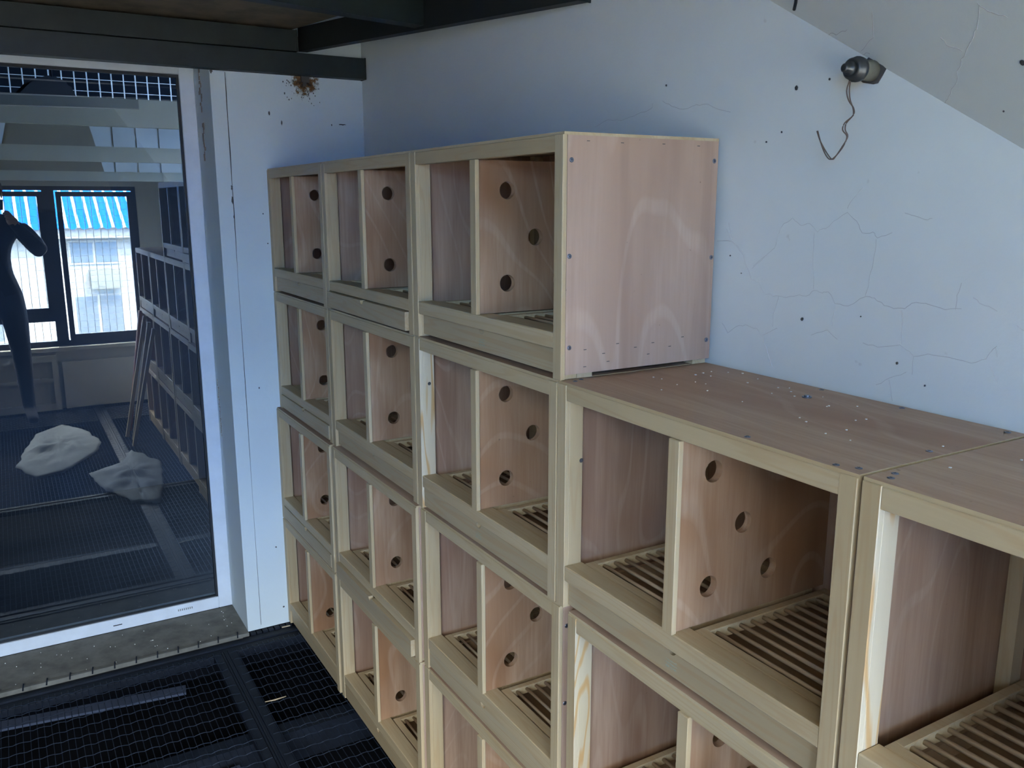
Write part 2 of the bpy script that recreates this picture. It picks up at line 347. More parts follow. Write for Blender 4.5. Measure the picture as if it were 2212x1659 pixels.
# window_1
wn = empty('window_1', (RX, 0, 0)); tag(wn, 'dark framed casement window mirrored in the glass door, plus added taller unseen panes', 'window', kind='structure')
def f(bm):
    bx(bm, 0.02, 0.08, W0, W1, WZ0, WZ0+0.04); bx(bm, 0.02, 0.08, -1.02, W1, WZ1-0.03, WZ1); bx(bm, 0.02, 0.08, W0, -1.02, WZ2-0.03, WZ2)
    bx(bm, 0.02, 0.08, W1-0.03, W1, WZ0, WZ1); bx(bm, 0.02, 0.08, W0, W0+0.03, WZ0, WZ2)
    bx(bm, 0.02, 0.08, -0.50, -0.42, WZ0, WZ1); bx(bm, 0.02, 0.08, -1.08, -1.02, WZ0, WZ2); bx(bm, 0.02, 0.08, -1.72, -1.66, WZ0, WZ2)
    bx(bm, 0.02, 0.08, -1.05, -0.46, 0.66, 0.72)
part('window_frame', f, M_winf, wn)
for y0, y1, z0, z1 in ((-0.41, 0.11, 0.52, 1.62), (-1.02, -0.50, 0.73, 1.62), (-1.66, -1.08, 0.52, 2.22), (-2.18, -1.72, 0.52, 2.22)):
    def f(bm):
        s = 0.035
        bx(bm, 0.0, 0.03, y0, y1, z0-0.01, z0+s); bx(bm, 0.0, 0.03, y0, y1, z1-s, z1); bx(bm, 0.0, 0.03, y0, y0+s, z0, z1); bx(bm, 0.0, 0.03, y1-s, y1, z0, z1)
    sash = part('sash', f, M_winf, wn)
    part('pane', lambda bm: bx(bm, 0.012, 0.016, y0+0.03, y1-0.03, z0+0.03, z1-0.03), M_clear, sash)
part('window_sill', lambda bm: bx(bm, -0.06, 0.10, W0-0.02, W1+0.02, WZ0-0.03, WZ0, bev=0.003), M_white, wn)
def f(bm):
    y = W0 + 0.02
    while y < W1:
        bx(bm, 0.1, 0.104, y-0.002, y+0.002, WZ0, WZ1); y += 0.052
    z = WZ0 + 0.02
    while z < WZ1:
        bx(bm, 0.104, 0.106, W0, W1, z-0.001, z+0.001); z += 0.05
part('wire_screen', f, M_wire, wn)['kind'] = 'stuff'
# floor slab under the grating
struct('floor', lambda bm: bx(bm, -0.28, RX+0.1, YF-0.1, YB+0.1, -0.3, -0.14), M_pit, label='dark slab under the wire grating', cat='floor')
struct('trim_3', lambda bm: bx(bm, -0.28, 0.0, -1.9, YB, -0.14, -0.0145), M_pit, label='dark base under the threshold and end wall', cat='base')
# threshold
def f(bm):
    bx(bm, -0.24, 0.02, -1.9, -0.166, -0.014, -0.001)
    bx(bm, 0.012, 0.024, -1.9, -0.19, -0.02, 0.002)
thr = struct('trim_1', f, M_conc, label='brown concrete threshold in front of the glass door', cat='threshold')
def f(bm):
    rnd = random.Random(8)
    for k in range(60):
        x = rnd.uniform(-0.21, 0.01); y = rnd.uniform(-1.2, -0.18); s = rnd.uniform(0.0005, 0.0015)
        bx(bm, x-s, x+s, y-s, y+s, -0.001, 0.0008)
part('plaster_crumb', f, M_white, thr)['kind'] = 'stuff'
for k in range(15):
    y = -0.21 - k*0.068
    part('wire_stub', lambda bm: tube(bm, [(0.03, y, -0.006), (0.022, y+0.002, 0.006), (0.010, y+0.004, 0.008)], 0.0022, 5), M_gframe, thr)

# ------------------------------------------------------------------ glass door
dr = empty('door_1', (T, -0.166, 0)); tag(dr, 'tall reflective glass door in a white frame', 'door', kind='structure')
DL = -1.9 + 0.166                                          # far edge, local
part('frame_stile', lambda bm: bx(bm, -0.05, 0.0, -0.050, 0.0, 0.0, 2.0, bev=0.002), M_frame, dr)
part('frame_stile', lambda bm: bx(bm, -0.05, 0.0, DL, DL+0.05, 0.0, 2.0, bev=0.002), M_frame, dr)
part('frame_rail', lambda bm: bx(bm, -0.05, 0.0, DL+0.05, -0.050, 0.0, 0.046, bev=0.002), M_frame, dr)
part('frame_rail', lambda bm: bx(bm, -0.05, 0.0, DL+0.05, -0.050, 1.965, 2.0, bev=0.002), M_frame, dr)
def f(bm):
    bx(bm, -0.022, -0.006, -0.058, -0.050, 0.046, 1.965); bx(bm, -0.022, -0.006, DL+0.05, DL+0.058, 0.046, 1.965)
    bx(bm, -0.022, -0.008, DL+0.058, -0.058, 0.046, 0.050); bx(bm, -0.022, -0.006, DL+0.058, -0.058, 1.955, 1.965)
part('gasket', f, M_gasket, dr)
part('glass_pane', lambda bm: bm.faces.new([bm.verts.new(p) for p in ((-0.012, -0.055, 0.048), (-0.012, -0.055, 1.96), (-0.012, DL+0.055, 1.96), (-0.012, DL+0.055, 0.048))]), M_glass, dr)
part('drain_slot', lambda bm: bx(bm, -0.001, 0.0006, -0.425, -0.395, 0.020, 0.0235), M_gasket, dr)
part('worn_sticker', lambda bm: [bx(bm, -0.001, 0.0004, -0.20+k*0.007, -0.1965+k*0.007, 0.022, 0.030) for k in range(8)], M_avl, dr)

# ------------------------------------------------------------------ steel frame under the ceiling
def sbeam(name, label, p, q, wd, ht, mat=None):
    p, q = Vector(p), Vector(q); mid = (p+q)/2
    o = part(name, lambda bm: beam(bm, p-mid, q-mid, wd, ht), mat or M_steel, loc=mid)
    part('end_cap', lambda bm: beam(bm, (q-mid) - (q-p).normalized()*0.002, (q-mid) + (q-p).normalized()*0.002, wd*1.04, ht*1.04), M_steel, o)
    tag(o, label, 'beam', 'dark green steel beams of the overhead frame'); return o
sbeam('steel_beam', 'lowest dark steel beam, running above the glass door to the room corner', (0.0225, YF+0.01, 1.988), (0.0225, YB-0.003, 1.988), 0.045, 0.068)
sbeam('steel_beam', 'dark steel beam resting directly on the lowest beam above the door', (0.0225, YF+0.01, 2.059), (0.0225, 0.112, 2.059), 0.045, 0.066)
PA, PB = Vector((0.034, 0.116, 2.028)), Vector((1.38, 0.33, 1.958))
nrm = Vector((-(PB-PA).y, (PB-PA).x, 0)).normalized()
sbeam('steel_beam', 'blackish steel beam slanting from the corner along the top of the back wall', PA + nrm*0.02 + Vector((0,0,0.037)), PB + nrm*0.005 + Vector((0,0,0.037)), 0.03, 0.074, M_steel2)
for i, lab in enumerate(('dark steel beam overhead nearest the camera, its end meeting the slanting beam', 'steel beam overhead, mirrored in the door glass only, first past the frame', 'steel beam overhead farthest from the door, mirrored in its glass')):
    o = i*0.72; y1 = (0.235, -0.10, -0.75)[i]; z = 1.995+0.038 + 0.02*(i > 0)
    sbeam('steel_beam', lab, (0.735+0.022+0.2*(0.235-y1)+o, y1, z), (1.345+0.022+o, YF+0.01, z), 0.045, 0.072)
def f(bm):
    prism(bm, [(0.0, 0.11), (0.0, YF), (RX, YF), (RX, -1.9), (2.69, -0.8), (2.2, -0.36), (1.25, 0.335), (0.7, 0.26)], 2.125, 2, 2.10)
cb = part('ceiling_board', f, M_board); tag(cb, 'brown board ceiling laid on the steel frame', 'ceiling board')
# sloping plaster soffit, upper right
def sz(x, y): return 1.867 - 0.582*(x-1.889) - 1.5*(y-0.352)
def f(bm):
    X = (1.2, 2.62); Y = YB+0.02
    yt = [YB - (ZC-0.002-(1.867-0.582*(x-1.889)))/1.5 for x in X]
    A = [bm.verts.new((X[0], Y, sz(X[0], Y))), bm.verts.new((X[1], Y, sz(X[1], Y)))]
    B = [bm.verts.new((X[0], yt[0], ZC)), bm.verts.new((X[1], yt[1], ZC))]
    E_ = [bm.verts.new((X[0], Y, ZC)), bm.verts.new((X[1], Y, ZC))]
    for q in ((A[0], A[1], B[1], B[0]), (B[0], B[1], E_[1], E_[0]), (A[0], E_[0], E_[1], A[1]), (A[0], B[0], E_[0]), (A[1], E_[1], B[1])): bm.faces.new(q)
sf = struct('trim_2', f, M_soff, label='sloping white plaster soffit of the stairs, upper right', cat='soffit')
SCR = [[(2.227, 0.352), (2.243, 0.339), (2.262, 0.322), (2.268, 0.312), (2.291, 0.29), (2.305, 0.279), (2.32, 0.263), (2.33, 0.247)], [(2.084, 0.352), (2.102, 0.346)], [(2.253, 0.291), (2.262, 0.295), (2.284, 0.293)], [(2.136, 0.3), (2.122, 0.326), (2.083, 0.349)], [(2.328, 0.246), (2.345, 0.248), (2.367, 0.246)], [(2.018, 0.352), (2.043, 0.344), (2.067, 0.334)]]
for P in SCR:
    Q = jag(P, 4, 0.0011, rnd)
    part('hairline_crack', lambda bm: tube(bm, [(x, y, sz(x, y)) for x, y in Q], 0.0005, 4), M_crack, sf)
for x, y, r in ((2.374, 0.276, 0.0045), (2.327, 0.327, 0.0016)):
    part('anchor_hole', lambda bm: tube(bm, [(x+0.307*q, y+0.791*q, sz(x, y)+0.527*q) for q in (0.004, -0.0008)], r*0.8, 12), M_dark, sf)
cd = part('black_cord', lambda bm: tube(bm, [(1.990, 0.303, 1.895), (1.972, 0.325, 1.857), (1.966, 0.331, 1.847), (1.958, 0.337, 1.838)], 0.0026, 6), M_gasket)
tag(cd, 'short black cord end poking out of the sloping soffit at the top edge', 'cord')

# ------------------------------------------------------------------ lamp holder on the back wall
LX, LZ = 2.103, 1.728
lh = empty('lamp_holder', (LX, YB, LZ)); tag(lh, 'old metal lamp holder sticking out of a hole in the back wall', 'lamp holder')
def f(bm):
    rr = random.Random(2); P = [(0.021*(1+rr.uniform(-.15,.2))*math.cos(2*math.pi*k/14), 0.021*(1+rr.uniform(-.15,.2))*math.sin(2*math.pi*k/14)) for k in range(14)]
    prism(bm, P, 0.001, 1, -0.0012)
part('wall_hole', f, M_dark, lh)
def rev(bm, prof, n=20):
    rings = [[bm.verts.new((r*math.cos(2*math.pi*k/n), -d, r*math.sin(2*math.pi*k/n))) for k in range(n)] for d, r in prof]
    for A, B in zip(rings, rings[1:]):
        for k in range(n): bm.faces.new((A[k], A[(k+1)%n], B[(k+1)%n], B[k])).smooth = True
    bm.faces.new(rings[0]); bm.faces.new(rings[-1][::-1])
part('plug', lambda bm: rev(bm, [(0, 0.0155), (0.012, 0.0150), (0.030, 0.014)]), M_plug, lh)
part('collar', lambda bm: rev(bm, [(0.028, 0.012), (0.029, 0.0178), (0.036, 0.0185), (0.037, 0.016), (0.046, 0.0155), (0.047, 0.013)]), M_met, lh)
part('socket_tip', lambda bm: rev(bm, [(0.046, 0.0105), (0.053, 0.010), (0.054, 0.0068), (0.062, 0.0062), (0.0635, 0.004)]), M_met, lh)
fx = empty('twin_flex', (LX, YB-0.04, LZ-0.016)); tag(fx, 'thin brown twin flex dangling in a loop from the lamp holder', 'wire')
W = [(-0.006,0),(-0.008,-0.014),(-0.004,-0.028),(0.004,-0.040),(0.0045,-0.050),(-0.008,-0.060),(-0.010,-0.070),(-0.003,-0.080),(-0.010,-0.094),(-0.022,-0.108),(-0.030,-0.112),(-0.040,-0.103),(-0.052,-0.085),(-0.060,-0.068)]
for s in (-1, 1):
    def f(bm):
        P = [(x + s*0.0016*math.sin(i*1.35), s*0.001 - 0.0, z) for i, (x, z) in enumerate(W)]
        Q = []
        for i in range(len(P)-1):
            p0, p1, p2, p3 = [Vector(P[min(max(j, 0), len(P)-1)]) for j in (i-1, i, i+1, i+2)]
            for k in range(4):
                u = k/4; Q.append(0.5*((2*p1)+(-p0+p2)*u+(2*p0-5*p1+4*p2-p3)*u*u+(-p0+3*p1-3*p2+p3)*u**3))
        Q.append(Vector(P[-1])); tube(bm, Q, 0.0010, 6)
    part('strand', f, M_cord, fx)

# ------------------------------------------------------------------ floor grating
def grating(name, label, x0, x1, y0, y1):
    r = empty(name, (x0, y0, 0)); tag(r, label, 'grating', 'crimped wire floor grating panels')
    LXg, LYg = x1-x0, y1-y0; bw = 0.028
    for q in ((0, LXg, 0, bw), (0, LXg, LYg-bw, LYg), (0, bw, bw, LYg-bw), (LXg-bw, LXg, bw, LYg-bw)):
        part('edge_bar', lambda bm: bx(bm, q[0], q[1], q[2], q[3], -0.030, -0.006, bev=0.002), M_gframe, r)
    def f(bm):
        n = int((LXg-2*bw)/0.054)
        for i in range(n+1):
            x = bw + (LXg-2*bw)*i/n; pts = []
            m = int((LYg-0.01)/0.009)
            for j in range(m+1):
                y = 0.005 + (LYg-0.01)*j/m
                pts.append((x + 0.0016*noise.noise(Vector((i*3.1, j*0.05, 0))), y, -0.0045 + 0.0042*abs(math.sin(math.pi*(y+0.01*i)/0.046))))
            tube(bm, pts, 0.00125, 4, cap=False)
        n = int((LYg-2*bw)/0.0185)
        for i in range(n+1):
            y = bw + (LYg-2*bw)*i/n
            pts = [(0.005+(LXg-0.01)*j/12, y+0.0012*noise.noise(Vector((i*7.7, j*0.8, 4))), -0.004) for j in range(13)]
            tube(bm, pts, 0.0011, 4, cap=False)
    part('wire_mesh', f, M_grate, r)['kind'] = 'stuff'
    return r
grating('floor_grating', 'dark crimped wire floor grating running beside the nest boxes', 0.10, 1.42, -0.262, 0.30)
grating('floor_grating', 'dark crimped wire floor grating in front of the glass door', 0.10, 1.42, -1.30, -0.284)
grating('floor_grating', 'floor grating farther along the nest boxes, mirrored in the door', 1.44, 3.80, -0.262, 0.30)
grating('floor_grating', 'floor grating farther from the door and boxes, mirrored in the glass', 1.44, 3.80, -1.30, -0.284)
grating('floor_grating', 'floor grating along the far wall, outside the direct view', 0.10, 3.80, -2.76, -1.322)
for i, (y0, y1, z, lab) in enumerate(((-0.283, -0.277, -0.008, 'thin bar in the joint, door side'), (-0.2755, -0.2705, -0.006, 'thin middle bar in the joint between gratings'), (-0.2695, -0.2635, -0.008, 'thin bar in the joint, nest box side'))):
    o = part('joint_bar', lambda bm: bx(bm, -1.86, 1.86, -(y1-y0)/2, (y1-y0)/2, -0.02, 0.0), M_gframe, loc=(1.96, (y0+y1)/2, z)); tag(o, lab, 'bar', 'thin bars between the grating panels')
for i, (x0, x1, z1) in enumerate(((0.026, 0.046, -0.012), (0.052, 0.072, -0.006), (0.078, 0.096, -0.010))):
    o = part('support_bar', lambda bm: bx(bm, -(x1-x0)/2, (x1-x0)/2, -1.4, 1.5, -0.03, 0, bev=0.002), M_gframe, loc=((x0+x1)/2, -1.2, z1))
    tag(o, ('dark flat floor bar closest to the door threshold', 'middle dark floor bar along the threshold', 'dark floor bar between threshold bars and the grating')[i], 'bar', 'dark floor bars along the threshold')
o = part('support_bar', lambda bm: [bx(bm, 0.002, 0.024, -0.160+k*0.022, -0.142+k*0.022, -0.03, -0.006-0.002*(k % 2)) for k in range(7)], M_gframe); tag(o, 'short ribbed dark strip at the foot of the white wall by the boxes', 'strip')
o = part('joist', lambda bm: bx(bm, -0.03, 0.03, -1.5, 1.6, -0.10, 0), M_gframe, loc=(0.62, -1.25, -0.032)); tag(o, 'dark joist under the floor grating nearest the door', 'joist')
o = part('plastic_strip', lambda bm: beam(bm, (0, 0, 0), (0.085, 0.60, 0), 0.05, 0.008), M_pipe, loc=(0.10, -1.02, -0.065)); tag(o, 'dusty blue grey strip lying under the grating by the door', 'strip')
o = part('plastic_strip', lambda bm: beam(bm, (0, 0, 0), (-0.02, 0.62, 0), 0.05, 0.008), M_pipe, loc=(0.73, -0.98, -0.065)); tag(o, 'blue strip under the grating at the bottom edge of the view', 'strip')
o = part('wood_splinter', lambda bm: tube(bm, [(0, 0, 0), (0.006, 0.03, 0.001), (0.004, 0.066, 0.001)], [0.0012, 0.0024, 0.0015], 6), M_dowel, loc=(0.50, -0.235, 0.001)); tag(o, 'thin pale wood splinter lying on the floor grating', 'splinter')
o = part('wood_splinter', lambda bm: beam(bm, (0, 0, 0), (0.002, 0.03, 0), 0.004, 0.003), M_dowel, loc=(0.035, -0.05, -0.003)); tag(o, 'tiny pale splinter on the floor bars by the first nest box', 'splinter')

# ------------------------------------------------------------------ nest boxes
H = 0.4115; DP = 0.338
CACHE = {}
def holes_mesh(y0, y1, z0, z1, th, holes, r):
    def f(bm):
        es = []
        def loop(pts):
            vs_ = [bm.verts.new((-th/2, y, z)) for y, z in pts]
            for i in range(len(vs_)): es.append(bm.edges.new((vs_[i], vs_[(i+1) % len(vs_)])))
        loop([(y0, z0), (y1, z0), (y1, z1), (y0, z1)])
        for hy, hz in holes: loop([(hy + r*math.cos(2*math.pi*k/28), hz + r*math.sin(2*math.pi*k/28)) for k in range(28)][::-1])
        bmesh.ops.triangle_fill(bm, use_beauty=True, edges=es)
        g = bmesh.ops.extrude_face_region(bm, geom=bm.faces[:])
        bmesh.ops.translate(bm, vec=(th, 0, 0), verts=[v for v in g['geom'] if isinstance(v, bmesh.types.BMVert)])
    return f
HOLES = [(0.071, 0.3225), (0.137, 0.2305), (0.198, 0.142), (0.071, 0.140), (0.205, 0.3225)]
def screw_mesh():
    def f(bm):
        tube(bm, [(0, 0, 0), (0, 0, 0.0007), (0, 0, 0.0012)], [0.0042, 0.0042, 0.0028], 12)
        bx(bm, -0.0021, 0.0021, -0.0005, 0.0005, 0.0010, 0.00135, 1); bx(bm, -0.0005, 0.0005, -0.0021, 0.0021, 0.0010, 0.00135, 1)
    return mesh_of(f, [M_screw, M_slot], 'screw')
ME_screw = screw_mesh()
BV = 0.0009
def parts_for(wd):
    k = round(wd, 3)
    if k in CACHE: return CACHE[k]
    P = {}; c_ = wd/2; pw = 0.025
    P['postL'] = mesh_of(lambda bm: (bx(bm, 0, pw, 0, 0.009, 0, H-0.004, bev=BV), bx(bm, 0.005, pw, 0.0085, 0.037, 0, H-0.005, bev=BV)), [M_pineV, M_pineV], 'post')
    for p_ in P['postL'].polygons:
        if p_.normal.x > 0.7: p_.material_index = 1
    P['postR'] = mesh_of(lambda bm: (bx(bm, -pw, 0, 0, 0.009, 0, H-0.004, bev=BV), bx(bm, -pw, -0.005, 0.0085, 0.037, 0, H-0.005, bev=BV)), M_pineV, 'post')
    P['top_rail'] = mesh_of(lambda bm: bx(bm, pw, wd-pw, 0.0008, 0.020, H-0.031, H-0.005, bev=BV), M_pineX, 'top_rail')
    P['bottom_rail'] = mesh_of(lambda bm: bx(bm, pw, wd-pw, 0.0008, 0.0385, 0.052, 0.0805, bev=0.0016), M_pineX, 'bottom_rail')
    P['back_post'] = mesh_of(lambda bm: bx(bm, -0.010, 0.010, -0.012, 0.012, 0.005, H-0.006), M_pineV, 'back_post')
    P['sideL'] = mesh_of(lambda bm: bx(bm, 0, 0.005, 0.0092, DP, 0.009, H-0.005), M_plyV, 'side_panel')
    P['sideR'] = mesh_of(lambda bm: bx(bm, -0.005, 0, 0.0092, DP, 0.009, H-0.005), M_plyP, 'side_panel')
    P['back'] = mesh_of(lambda bm: bx(bm, 0.005, wd-0.005, DP-0.005, DP, 0.009, H-0.005), M_plyV, 'back_panel')
    P['top'] = mesh_of(lambda bm: bx(bm, 0, wd, 0.0025, DP, H-0.005, H), [M_plyH, M_pineX], 'top_panel')
    for p_ in P['top'].polygons:
        if abs(p_.normal.z) < 0.5: p_.material_index = 1
    P['divider'] = mesh_of(holes_mesh(0.006, DP-0.006, 0.0815, H-0.032, 0.013, HOLES, 0.0172), M_plyD, 'divider')
    P['batten'] = mesh_of(lambda bm: bx(bm, -0.0115, 0.0115, -0.003, 0.006, 0.081, H-0.0315, bev=BV), M_pineV, 'edge_batten')
    gw = c_-0.012-0.030
    def grid(bm):
        z0, z1 = 0.060, 0.078
        bx(bm, 0, gw, 0.042, 0.060, z0, z1, bev=BV); bx(bm, 0, gw, 0.312, 0.330, z0, z1, bev=BV)
        bx(bm, 0, 0.014, 0.060, 0.312, z0, z1, bev=BV); bx(bm, gw-0.014, gw, 0.060, 0.312, z0, z1, bev=BV)
    P['grid'] = mesh_of(grid, M_pineX, 'floor_grid')
    P['dowel'] = mesh_of(lambda bm: tube(bm, [(0.013, 0, 0.0715), (gw-0.013, 0, 0.0715)], 0.0034, 8), M_dowel, 'dowel')
    P['gw'] = gw
    def tray(bm):
        x0, x1, z0, z1, n = 0.0275, wd-0.0275, 0.0065, 0.0505, 10
        poly = [(x0, z0), (x1, z0), (x1, z1), (c_+0.010, z1)] + [(c_+0.010*math.cos(math.pi*i/n), z1-0.010*math.sin(math.pi*i/n)) for i in range(1, n)] + [(c_-0.010, z1), (x0, z1)]
        prism(bm, poly, 0.014, 1, 0.0)
    P['tray_front'] = mesh_of(tray, M_pineX2, 'tray_front')
    def tb(bm):
        x0, x1 = 0.0275, wd-0.0275
        bx(bm, x0, x1, 0.0142, 0.300, 0.0095, 0.018); bx(bm, x0, x0+0.008, 0.0142, 0.300, 0.018, 0.045); bx(bm, x1-0.008, x1, 0.0142, 0.300, 0.018, 0.045); bx(bm, x0+0.008, x1-0.008, 0.292, 0.300, 0.018, 0.045)
    P['tray_body'] = mesh_of(tb, M_tray, 'tray_body')
    P['foot'] = mesh_of(lambda bm: bx(bm, -0.012, 0.012, -0.016, 0.016, 0, 0.009), M_pineX, 'foot')
    CACHE[k] = P; return P
def nest_box(x0, x1, y, z, label, tray=0.008, dd=0.0, post=None, screws_side=False, screws_top=None, knot=False, stamp=False):
    wd = x1-x0; P = parts_for(wd); c_ = wd/2
    r = empty('nest_box', (x0, y, z)); tag(r, label, 'nest box', 'stacked pine and plywood nest boxes')
    pL = obj('post', P['postL'], r); obj('post', P['postR'], r, (wd, 0, 0))
    obj('top_rail', P['top_rail'], r); obj('bottom_rail', P['bottom_rail'], r)
    obj('side_panel', P['sideL'], r); sR = obj('side_panel', P['sideR'], r, (wd, 0, 0))
    obj('back_panel', P['back'], r); tp = obj('top_panel', P['top'], r)
    for xx in (0.016, wd-0.016): obj('back_post', P['back_post'], r, (xx, DP-0.0175, 0))
    dv = obj('divider', P['divider'], r, (c_+dd, 0, 0)); obj('edge_batten', P['batten'], dv)
    for gx in (0.030, c_+0.012):
        g = obj('floor_grid', P['grid'], r, (gx, 0, 0))
        for i in range(10): obj('dowel', P['dowel'], g, (0, 0.0745 + i*0.0245, 0))
    tr_ = obj('litter_tray', P['tray_front'], r, (0, tray, 0)); obj('tray_body', P['tray_body'], tr_)
    if stamp:
        def f(bm):
            rn = random.Random(31)
            for row in range(3):
                for k in range(8):
                    q = c_ - 0.012 + k*0.0032; zz = 0.030 - row*0.0055
                    bx(bm, q, q+rn.uniform(0.0008, 0.0024), -0.0002, 0.001, zz-rn.uniform(0.0004, 0.0018), zz+rn.uniform(0.0004, 0.0018))
        part('ink_stamp', f, M_stamp, tr_)['label'] = 'faded green ink stamp'
    for fx_, fy in ((0.018, 0.054), (wd-0.018, 0.054), (0.018, 0.318), (wd-0.018, 0.318)): obj('foot', P['foot'], r, (fx_, fy, 0))
    if post: pL.material_slots[1].link = 'OBJECT'; pL.material_slots[1].material = post; pL['label'] = 'pine post with bold orange grain'
    if knot:
        k_ = part('knot', lambda bm: tube(bm, [(0, 0, 0), (0.0012, 0, 0)], [0.0045, 0.003], 10), M_dark, pL, loc=(0.0247, 0.024+0.010*(knot == 2), 0.30 if knot == 1 else 0.27)); 
    if screws_side:
        for sy, sz_ in ((0.017, 0.367), (0.015, 0.211), (0.017, 0.056), (0.329, 0.372), (0.332, 0.199), (0.329, 0.045)):
            obj('screw', ME_screw, sR, (0.0, sy, sz_), (0, math.pi/2, 0))
        def f(bm):
            rn = random.Random(int(x0*100))
            for sy, sz_ in ((0.05,.398),(0.12,.397),(0.21,.398),(0.29,.397),(0.05,0.05),(0.09,0.04),(0.12,0.055),(0.16,0.045),(0.2,0.05),(0.24,0.04),(0.1,0.025),(0.05,0.02),(0.19,0.03),(0.27,0.055)):
                bx(bm, -0.001, 0.0003, sy-0.003, sy+0.003, sz_-0.0006, sz_+0.0006)
        part('staple', f, M_dark, sR)['kind'] = 'stuff'
    for sx, sy in (screws_top or ()):
        obj('screw', ME_screw, tp, (sx, sy, H), (0, 0, sx*40))
    return r
CX = {1: (-0.010, 0.569), 2: (0.574, 1.187), 3: (1.191, 1.788), 4: (1.792, 2.402), 5: (2.408, 3.0)}
RZ = [0.0, 0.4122, 0.8245, 1.2368]
CN = {1: 'in the stack against the white wall beside the glass door', 2: 'in the second stack from the glass door', 3: 'in the third stack, nearest the bare plywood side',
      4: 'in the low stack just right of the tall stacks', 5: 'in the rightmost low stack'}
RN4 = ['bottom nest box', 'second nest box up', 'third nest box up', 'top nest box']
RN3 = ['bottom nest box', 'middle nest box', 'top nest box']
TRAY = {(1,3): 0.006, (2,3): -0.009, (3,3): 0.012, (1,2): -0.002, (2,2): 0.008, (3,2): 0.004, (1,1): -0.001, (2,1): -0.010, (3,1): 0.003, (1,0): 0.006, (2,0): 0.001, (3,0): 0.005, (4,2): 0.009, (4,1): 0.004, (5,2): 0.005}
TOPS = [(0.020, 0.022), (0.012, 0.040), (0.43, 0.012), (0.572, 0.010), (0.594, 0.022), (0.282, 0.328), (0.43, 0.328), (0.592, 0.155), (0.590, 0.325)]
for c_ in range(1, 6):
    for r_ in range(4 if c_ < 4 else 3):
        x0, x1 = CX[c_]; y = 0.0; dd = random.uniform(-0.006, 0.006)
        if c_ == 1: x0 = -0.0; 
        if (c_, r_) in ((1, 0), (1, 1)): y = -0.014; x1 += 0.003
        if (c_, r_) in ((2, 1), (2, 0)): y = -0.010; x0 += 0.008; x1 += 0.008
        if (c_, r_) == (3, 3): x0 += 0.0; x1 = 1.800
        if c_ == 3 and r_ < 2: x0 += 0.012; x1 = 1.803
        if c_ >= 4 and r_ < 2: x0 += 0.039; x1 += 0.039
        if c_ == 4 and r_ == 2: dd = 0
        x0 = max(x0, 0.002)
        lab = ('%s %s' % ((RN4 if c_ < 4 else RN3)[r_], CN[c_]))
        nest_box(x0, x1, y, RZ[r_], lab, TRAY.get((c_, r_), 0.005), dd,
                 post=M_fig if (c_, r_) in ((5, 2), (4, 1), (3, 2)) else None,
                 screws_side=(c_ == 3 and r_ in (1, 3)), screws_top=TOPS if (r_ == 2 and c_ >= 4) else None, stamp=(c_, r_) in ((4, 2), (3, 3), (3, 2)), knot=2 if (c_, r_) == (4, 2) else (1 if (c_, r_) == (3, 2) else False))
o = part('washer', lambda bm: (tube(bm, [(0, 0, 0), (0, 0, 0.0015)], 0.0075, 16), tube(bm, [(0, 0, 0.0015), (0.0, 0, 0.004)], [0.005, 0.004], 6)), M_screw, loc=(2.100, 0.264, RZ[2]+H)); tag(o, 'loose metal bolt head lying on the low plywood top', 'bolt')
def f(bm):
    rn = random.Random(12)
    for k in range(40):
        x, y = rn.uniform(1.85, 2.5), rn.uniform(0.1, 0.32); s = rn.uniform(0.0006, 0.0014)
        bx(bm, x-s, x+s, y-s, y+s, 0, 0.001)
o = part('sawdust', f, M_white, loc=(0, 0, RZ[2]+H+0.0003)); tag(o, 'pale sawdust specks on the low plywood top', 'sawdust', kind='stuff')

# ------------------------------------------------------------------ room behind the camera (seen in the glass)
cbn = empty('low_cabinet', (RX-0.06, -0.52, -0.002)); tag(cbn, 'white cabinet with a barred door under the window, mirrored in the glass door', 'cabinet')
part('side_frame', lambda bm: bx(bm, -0.02, 0.055, -0.04, 0.0, 0, 0.42), M_white, cbn)
part('carcass', lambda bm: (bx(bm, 0.03, 0.055, -0.9, -0.04, 0.0, 0.42), bx(bm, -0.02, 0.03, -0.9, -0.04, 0.0, 0.05), bx(bm, -0.02, 0.03, -0.9, -0.04, 0.37, 0.42), bx(bm, -0.02, 0.03, -0.9, -0.04, 0.22, 0.245)), M_white, cbn)
for k in range(17): part('bar', lambda bm: bx(bm, -0.012, -0.006, -0.88+k*0.05, -0.872+k*0.05, 0.05, 0.37), M_white, cbn)
o = part('white_panel', lambda bm: (bx(bm, 0, 0.02, 0, 0.52, 0, 0.36, bev=0.003), bx(bm, -0.006, 0.0, 0.0, 0.03, 0, 0.36)), M_white, loc=(RX-0.06, -0.49, -0.002)); tag(o, 'blank white panel standing under the window, mirrored in the glass door', 'panel')
def stick(name, label, p, q, wd, ht, mat, g=None):
    p, q = Vector(p), Vector(q)
    o = part(name, lambda bm: (beam(bm, (0, 0, 0), q-p, wd, ht), beam(bm, (q-p)*0.5, (q-p)*0.53, wd*1.02, ht*1.02)), mat, loc=p); tag(o, label, 'timber', g); return o
stick('pine_batten', 'pale pine batten leaning on the low boxes, mirrored in the door glass, leftmost of three', (2.62, -0.20, 0.002), (2.66, -0.02, 0.80), 0.03, 0.02, M_pineV, 'battens leaning on the low stacks')
stick('pine_batten', 'pale pine batten leaning on the low boxes, mirrored in the door glass, middle of three', (2.52, -0.17, 0.002), (2.48, -0.02, 0.78), 0.03, 0.02, M_pineV, 'battens leaning on the low stacks')
